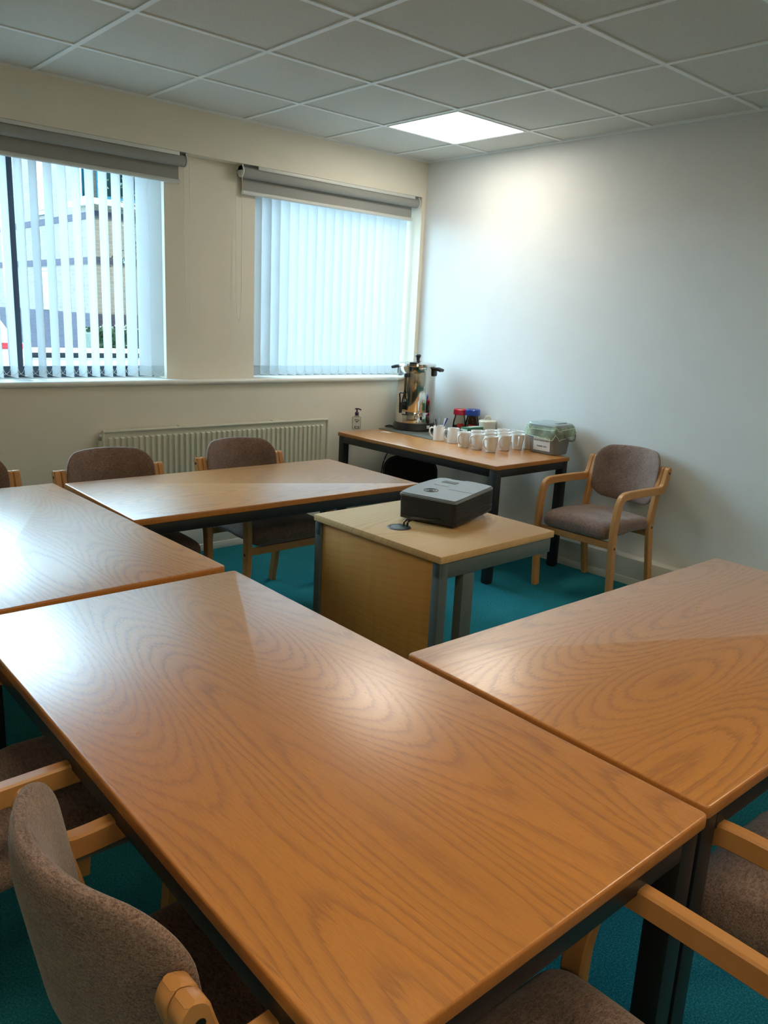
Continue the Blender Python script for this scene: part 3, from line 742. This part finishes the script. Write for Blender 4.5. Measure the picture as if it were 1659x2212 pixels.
# ---- canister
cn = thing('canister', 'cream enamel canister with a loop handled lid', 'canister', at(-.063, -.802))
obj('body', lathe(NB(), [(0, 0), (.056, 0), (.058, .004), (.058, .110), (0, .110)], 44), M_cream, cn)
b = NB(); lathe(b, [(0, .106), (.060, .106), (.061, .112), (.061, .122), (.057, .127), (.02, .130), (0, .130)], 44); ld = obj('lid', b, M_cream, cn)
b = NB(); ring = [(.022*cos(a)*cos(R(-42)), .022*cos(a)*sin(R(-42)), .130+.026*sin(a)) for a in [pi*k/14 for k in range(15)]]; tube(b, ring, .0045, 8); obj('lid_handle', b, M_cream, ld)

# ---- mugs
def mug(x, y, hdir, kind, label, src=None):
    if src is not None: return dup(src, at(x, y), hdir, label)
    t = thing('mug', label, 'mug', at(x, y), hdir, 'white mugs on the refreshment table')
    if kind == 's': prof = [(0, 0), (.036, 0), (.039, .003), (.039, .097), (.0385, .0985), (.0365, .097), (.036, .008), (0, .006)]; n = 2.0
    else: prof = [(0, 0), (.0265, 0), (.0300, .003), (.0335, .03), (.0395, .066), (.0415, .097), (.0405, .0985), (.0390, .097), (.037, .066), (.031, .03), (.027, .008), (0, .006)]; n = 2.5
    obj('cup', lathe(NB(), prof, 40, n=n), M_ceram, t)
    r = .038; b = NB()
    pts = smoothpath([(r-.002, 0, .082), (r+.014, 0, .086), (r+.024, 0, .074), (r+.024, 0, .052), (r+.013, 0, .032), (r-.006, 0, .018 if kind == 's' else .022)], 5)
    tube(b, pts, .0052, 8); obj('handle', b, M_ceram, t)
    return t
cl = camA - pi/2            # picture-left direction in plan
left = camA + R(-90)
A = lambda deg: camA + R(deg)     # 0 = toward the camera, negative = to the picture's left
ms = mug(-.441, -.714, A(-80), 's', 'straight white mug holding stirrers and spoons')
mug(-.431, -.835, A(-78), 's', 'straight white mug with its handle to the left, beside the stirrer mug', ms)
mt = mug(-.498, -.993, A(-35), 't', 'leftmost tapered white mug, at the front left of the cluster')
for x, y, a, lb in ((-.479, -1.092, -48, 'tapered white mug second from the left in the front row'),
                    (-.478, -1.203, -50, 'tapered white mug nearest the table front corner'),
                    (-.344, -1.198, -32, 'tapered white mug with a squared handle, fourth in the front row'),
                    (-.228, -1.208, 5, 'ribbed looking tapered white mug with its handle facing forward'),
                    (-.140, -1.232, 20, 'white mug half hidden behind the waste caddy'),
                    (-.367, -.985, -90, 'white mug behind the front row, right beside the tea box'),
                    (-.363, -1.092, -90, 'white mug in the second row, behind the nearest mug'),
                    (-.253, -1.004, -100, 'white mug in the back row, third line from the front'),
                    (-.244, -1.108, -95, 'white mug in the middle row, behind the squared handle mug'),
                    (-.141, -1.015, -100, 'white mug at the very back against the wall'),
                    (-.115, -1.112, -100, 'white mug at the back, behind the ribbed looking mug')):
    mug(x, y, A(a), 't', lb, mt)
for (x, y, dx, dy, ln, m, lb, nm, cat) in ((-.436, -.738, .008, -.026, .150, M_paper, 'white stirrer leaning right in the straight mug', 'stirrer', 'stirrer'),
      (-.421, -.726, .020, -.044, .152, M_blue, 'blue stirrer leaning right in the straight mug', 'stirrer', 'stirrer'),
      (-.448, -.700, -.012, .020, .140, M_plblack, 'dark spoon leaning left in the straight mug', 'spoon', 'spoon'),
      (-.437, -.705, .004, .014, .150, M_steel, 'thin steel spoon upright in the straight mug', 'spoon', 'spoon')):
    b = NB(); p0 = Vector((x-dx*.6, y-dy*.6, TH+.009)); p1 = Vector((x+dx*.6, y+dy*.6, TH+ln))
    tube(b, [p0, p0.lerp(p1, .5), p1], [.0022, .0024, .0048 if nm == 'stirrer' else .0035], 8); tag(obj(nm, b, m), lb, cat, 'sticks in the straight mug')

# ---- food waste caddy
wc = thing('food_waste_caddy', 'grey food waste caddy with pale green liner and paper sign', 'bin', at(-.137, -1.390), R(2))
def loft(bm, secs):
    rings = [[bm.verts.new((x, y, z)) for x, y in rrect(w, d, r, 5)] for w, d, r, z in secs]; n = len(rings[0])
    for a, c in zip(rings, rings[1:]):
        for k in range(n): bm.faces.new((a[k], a[(k+1) % n], c[(k+1) % n], c[k]))
    bm.faces.new(rings[0][::-1]); bm.faces.new(rings[-1]); return bm
obj('tub', loft(NB(), [(.140, .185, .03, 0), (.150, .195, .032, .004), (.178, .225, .035, .150), (.184, .230, .035, .152), (.184, .230, .035, .160)]), M_bin, wc)
b = loft(NB(), [(.190, .236, .036, .156), (.192, .238, .036, .180), (.180, .226, .034, .190), (.150, .195, .03, .193)]); ld = obj('lid', b, M_binlid, wc)
b = NB(); box(b, -.05, .05, -.085, -.055, .190, .199, .004); obj('lid_grip', b, M_binlid, ld)
b = NB(); pts = smoothpath([(-.02, -.118, .125), (.01, -.132, .100), (.045, -.134, .090), (.085, -.128, .10), (.096, -.118, .13)], 5); tube(b, pts, .006, 8); obj('carry_handle', b, M_bin, wc)
b = NB(); rl = random.Random(5); rings = []; base = rrect(1, 1, .17, 8)
for z, w, d, jz, jr in ((.176, .192, .238, .012, .004), (.160, .205, .252, .010, .006), (.135, .215, .262, .010, .007), (.112, .207, .252, .016, .006)):
    ring = []
    for k, (x, y) in enumerate(base):
        wob = 1+jr*8*sin(k*2.1+z*70)*.5+rl.uniform(-jr, jr)*3
        ring.append(b.verts.new((x*w*wob, y*d*wob, z+jz*sin(k*.9+z*9)+rl.uniform(-jz, jz)*.5)))
    rings.append(ring)
for a, c in zip(rings, rings[1:]):
    for k in range(len(base)): b.faces.new((a[k], a[(k+1) % len(base)], c[(k+1) % len(base)], c[k]))
LINER_TOP = [v.co.copy() for v in rings[1]]; LINER_LOW = [v.co.copy() for v in rings[-1]]
obj('liner', b, M_liner, wc, 60)
b = NB(); tube(b, [v.copy() for v in LINER_TOP], .0016, 6, True); tube(b, [v.copy() for v in LINER_LOW], .0018, 6, True); hm = obj('liner_hem', b, M_mint, wc)
b = NB(); box(b, -.001, .001, -.062, .062, .020, .105); tilt = Matrix.Translation((-.0762, 0, 0)) @ Matrix.Rotation(R(-5.6), 4, 'Y'); xf(b, tilt); sgn = obj('sign', b, M_paper, wc)
F = tilt @ Matrix.Translation((-.0016, 0, 0))
RX = Matrix.Rotation(-pi/2, 4, 'Z') @ Matrix.Rotation(pi/2, 4, 'X')
text('lettering', 'FOOD WASTE ONLY', .0125, M_ink, sgn, F @ Matrix.Translation((0, 0, .084)) @ RX)
text('lettering', 'THANK YOU', .0125, M_ink, sgn, F @ Matrix.Translation((0, 0, .048)) @ RX)

# ---- office chair tucked under the refreshment table
oc = thing('office_chair', 'black office swivel chair pushed under the refreshment table', 'chair', (-.50, -.52, 0), R(137))
obj('seat', pad(NB(), (.20, .19, .030), (.07, .07, .026), 10, lambda x, y, z: (x, y+.06, .345+z)), M_fab_dark, oc)
obj('backrest', pad(NB(), (.185, .028, .115), (.09, .024, .09), 12, lambda x, y, z: (x, y-.165+.04*(x/.2)**2-(z)*.12, .415+z)), M_fab_dark, oc)
obj('back_shell', pad(NB(), (.195, .014, .125), (.10, .012, .10), 12, lambda x, y, z: (x, y-.205+.04*(x/.2)**2-(z)*.12, .410+z)), M_dkgrey, oc)
b = NB(); tube(b, [(0, .02, .09), (0, .02, .32)], .025, 14); obj('column', b, M_plblack, oc)
obj('back_bar', box(NB(), -.03, .03, -.235, -.05, .295, .315, .004), M_plblack, oc)
for k in range(5):
    a = 2*pi*k/5+.5
    b = NB(); tube(b, [(0, .02, .095), (.13*cos(a), .02+.13*sin(a), .088), (.235*cos(a), .02+.235*sin(a), .066)], [.022, .018, .014], 8); lg = obj('base_leg', b, M_plblack, oc)
    b = NB(); lathe(b, [(0, -.018), (.022, -.018), (.026, -.012), (.026, .012), (.022, .018), (0, .018)], 16); xf(b, Matrix.Translation((.235*cos(a), .02+.235*sin(a), .0262)) @ Matrix.Rotation(a, 4, 'Z') @ Matrix.Rotation(pi/2, 4, 'X')); obj('caster', b, M_plblack, lg)

# ================================================================== OUTSIDE
GZ = -.05
struct('ground', box(NB(), -60, 60, .352, 90, GZ-.3, GZ), M_tarmac, 'pale sunlit car park outside the windows')
BX, BY_ = 2.158, 11.361
bl = thing('office_building', 'buff brick office building with dark brick bands across the car park', 'building', (0, 0, 0))
obj('wall', box(NB(), BX, BX+22, BY_, BY_+26, GZ, 9.0), M_brick, bl)
for z0, z1, nm, m in ((3.085, 3.215, 'brick_band', M_brickd), (2.245, 2.375, 'brick_band', M_brickd), (GZ, 1.30, 'plinth', M_brickd)):
    obj(nm, box(NB(), BX-.012, BX+22.012, BY_-.012, BY_+26.012, z0, z1), m, bl)
def bwin(kind, u0, u1, z0, z1, panes, sill=True):
    """kind x: on the face looking to -x (u = world y); kind y: on the face looking to -y (u = world x)"""
    def bb(bm, a, c, d0, d1, za, zb):
        if kind == 'x': return box(bm, BX-d1, BX-d0, a, c, za, zb)
        return box(bm, a, c, BY_-d1, BY_-d0, za, zb)
    b = NB(); f = .06
    bb(b, u0, u0+f, .0, .04, z0, z1); bb(b, u1-f, u1, .0, .04, z0, z1); bb(b, u0+f, u1-f, .0, .04, z1-f, z1); bb(b, u0+f, u1-f, .0, .04, z0, z0+f)
    for k in range(1, panes): u = u0+(u1-u0)*k/panes; bb(b, u-.035, u+.035, .0, .04, z0+f, z1-f)
    w = obj('window_frame', b, M_cyan, bl); obj('pane', bb(NB(), u0+f, u1-f, .002, .012, z0+f, z1-f), M_dglass, w)
    if sill: obj('window_sill', bb(NB(), u0-.12, u1+.12, .0, .09, z0-.11, z0), M_render, w)
bwin('x', 11.40, 12.35, 3.44, 5.3, 2); bwin('y', BX+.05, BX+1.25, 3.44, 5.3, 2)
bwin('x', 13.75, 14.55, 3.30, 5.0, 1, False); bwin('x', 13.75, 14.60, 1.32, 2.20, 1, False)
bwin('y', BX+1.35, BX+2.6, 1.32, 2.20, 2, False)
obj('spandrel_panel', box(NB(), BX-.03, BX, 13.80, 14.50, 3.40, 4.30), M_render, bl)
obj('rendered_panel', box(NB(), BX-.05, BX, 13.80, 14.55, 1.95, 2.12), M_render, bl)
obj('roof_fascia', box(NB(), BX-.06, BX+22, BY_+5.3, BY_+26, 4.75, 5.15), M_render, bl)
# low white boundary wall with a dark slot
wl = thing('boundary_wall', 'low white wall with a dark slot at the edge of the car park', 'wall', (0, 0, 0))
obj('base', box(NB(), -1.75, 9, 9.0, 9.25, GZ, .60), M_render, wl); obj('slot', box(NB(), -1.75, 9, 9.04, 9.21, .60, .685), M_soil, wl); obj('coping', box(NB(), -1.80, 9, 8.95, 9.30, .685, .745), M_render, wl)
# hedge + flowering climber
def leaves(bm, pts, s, rnd):
    for p in pts:
        a, t, w = rnd.uniform(0, 6.28), rnd.uniform(-1, 1), s*rnd.uniform(.6, 1.2)
        u = Vector((cos(a), sin(a), t*.6)).normalized()*w; v = u.cross(Vector((rnd.uniform(-1, 1), rnd.uniform(-1, 1), rnd.uniform(-1, 1)))).normalized()*w*.5
        q = [bm.verts.new(Vector(p)+d) for d in (-u, v, u, -v)]; bm.faces.new(q)
rn = random.Random(11)
hd = thing('hedge', 'dark green clipped hedge with white blossom against the brick plinth', 'hedge', (0, 0, 0))
b = NB(); box(b, 1.75, 6.0, 10.45, 11.2, GZ, .98, .05)
leaves(b, [(rn.uniform(1.7, 6.0), 10.42+rn.uniform(-.05, .05), rn.uniform(GZ+.02, 1.0)) for _ in range(2200)] + [(rn.uniform(1.7, 6.0), rn.uniform(10.4, 11.2), 1.0+rn.uniform(-.04, .05)) for _ in range(900)], .06, rn)
obj('foliage', b, M_leaf, hd, None)
b = NB(); leaves(b, [(rn.uniform(1.9, 6.0), rn.uniform(10.4, 10.7), 1.07+rn.uniform(-.05, .05)) for _ in range(500)], .035, rn); obj('blossom', b, M_flower, hd, None)
tr = thing('young_tree', 'thin leafed young tree standing by the brick corner', 'tree', (2.60, 10.05, GZ))
b = NB(); tube(b, smoothpath([(0, 0, 0), (.03, 0, 1.4), (-.02, .02, 2.6), (.05, 0, 4.2), (.0, .05, 5.6)], 5), .03, 8)
for k in range(14):
    z = 2.1+k*.24; a = k*2.4; tube(b, [(0, 0, z), (.28*cos(a), .28*sin(a), z+.25), (.42*cos(a), .42*sin(a), z+.30)], [.012, .008, .004], 6)
obj('trunk', b, M_bark, tr)
b = NB(); leaves(b, [(rn.gauss(0, .25)+.05*sin(z*3), rn.gauss(0, .25), z) for z in [2.0+3.8*rn.random()**.8 for _ in range(1500)]], .05, rn); obj('foliage', b, M_leaf, tr, None)
# parked car, tail to the right
cr = thing('car', 'white parked car outside the left window with a red tail lamp', 'car', (-1.22, 6.0, GZ), 0)
def car_sec(pts, y0, y1, bm):
    a = [bm.verts.new((x, y0, z)) for x, z in pts]; c = [bm.verts.new((x, y1, z)) for x, z in pts]; n = len(pts)
    bm.faces.new(a); bm.faces.new(c[::-1])
    for k in range(n): bm.faces.new((a[k], a[(k+1) % n], c[(k+1) % n], c[k]))
    return bm
prof = [(-4.3, .25), (-.06, .25), (0, .38), (.0, .62), (-.02, .92), (-.10, 1.08), (-.22, 1.16), (-.42, 1.46), (-.60, 1.55), (-1.8, 1.58), (-2.5, 1.48), (-3.1, 1.06), (-4.0, .92), (-4.28, .75), (-4.35, .5)]
b = car_sec(prof, -.85, .85, NB()); b.normal_update(); bmesh.ops.bevel(b, geom=[e for e in b.edges if e.calc_face_angle(0) > 1.0], offset=.07, segments=4, affect='EDGES'); obj('body', b, M_carw, cr)
b = car_sec([(-.52, 1.08), (-.66, 1.42), (-1.75, 1.48), (-2.42, 1.40), (-2.9, 1.08)], -.856, .856, NB()); obj('side_glass', b, M_dglass, cr)
b = car_sec([(-.22, 1.19), (-.40, 1.43), (-.42, 1.43), (-.26, 1.19)], -.70, .70, NB()); obj('rear_window', b, M_dglass, cr)
for sy in (-1, 1): obj('tail_lamp', box(NB(), -.36, -.012, sy*.80-.065, sy*.80+.065, .995, 1.065, .012), M_tail, cr)
obj('bumper_trim', box(NB(), -.62, .012, -.856, .856, .56, .60, .01), M_binlid, cr)
for wx in (-.85, -3.45):
    for sy in (-1, 1):
        b = NB(); lathe(b, [(0, -.10), (.20, -.10), (.31, -.09), (.32, -.05), (.32, .05), (.31, .09), (.20, .10), (0, .10)], 28); xf(b, Matrix.Translation((wx, sy*.78, .3203)) @ Matrix.Rotation(pi/2, 4, 'X')); wh = obj('wheel', b, M_tyre, cr)
        b = NB(); lathe(b, [(0, -.105), (.19, -.105), (.19, .105), (0, .105)], 24); xf(b, Matrix.Translation((wx, sy*.78, .3203)) @ Matrix.Rotation(pi/2, 4, 'X')); obj('hub_cap', b, M_alu, wh)
bpy.context.view_layer.update()
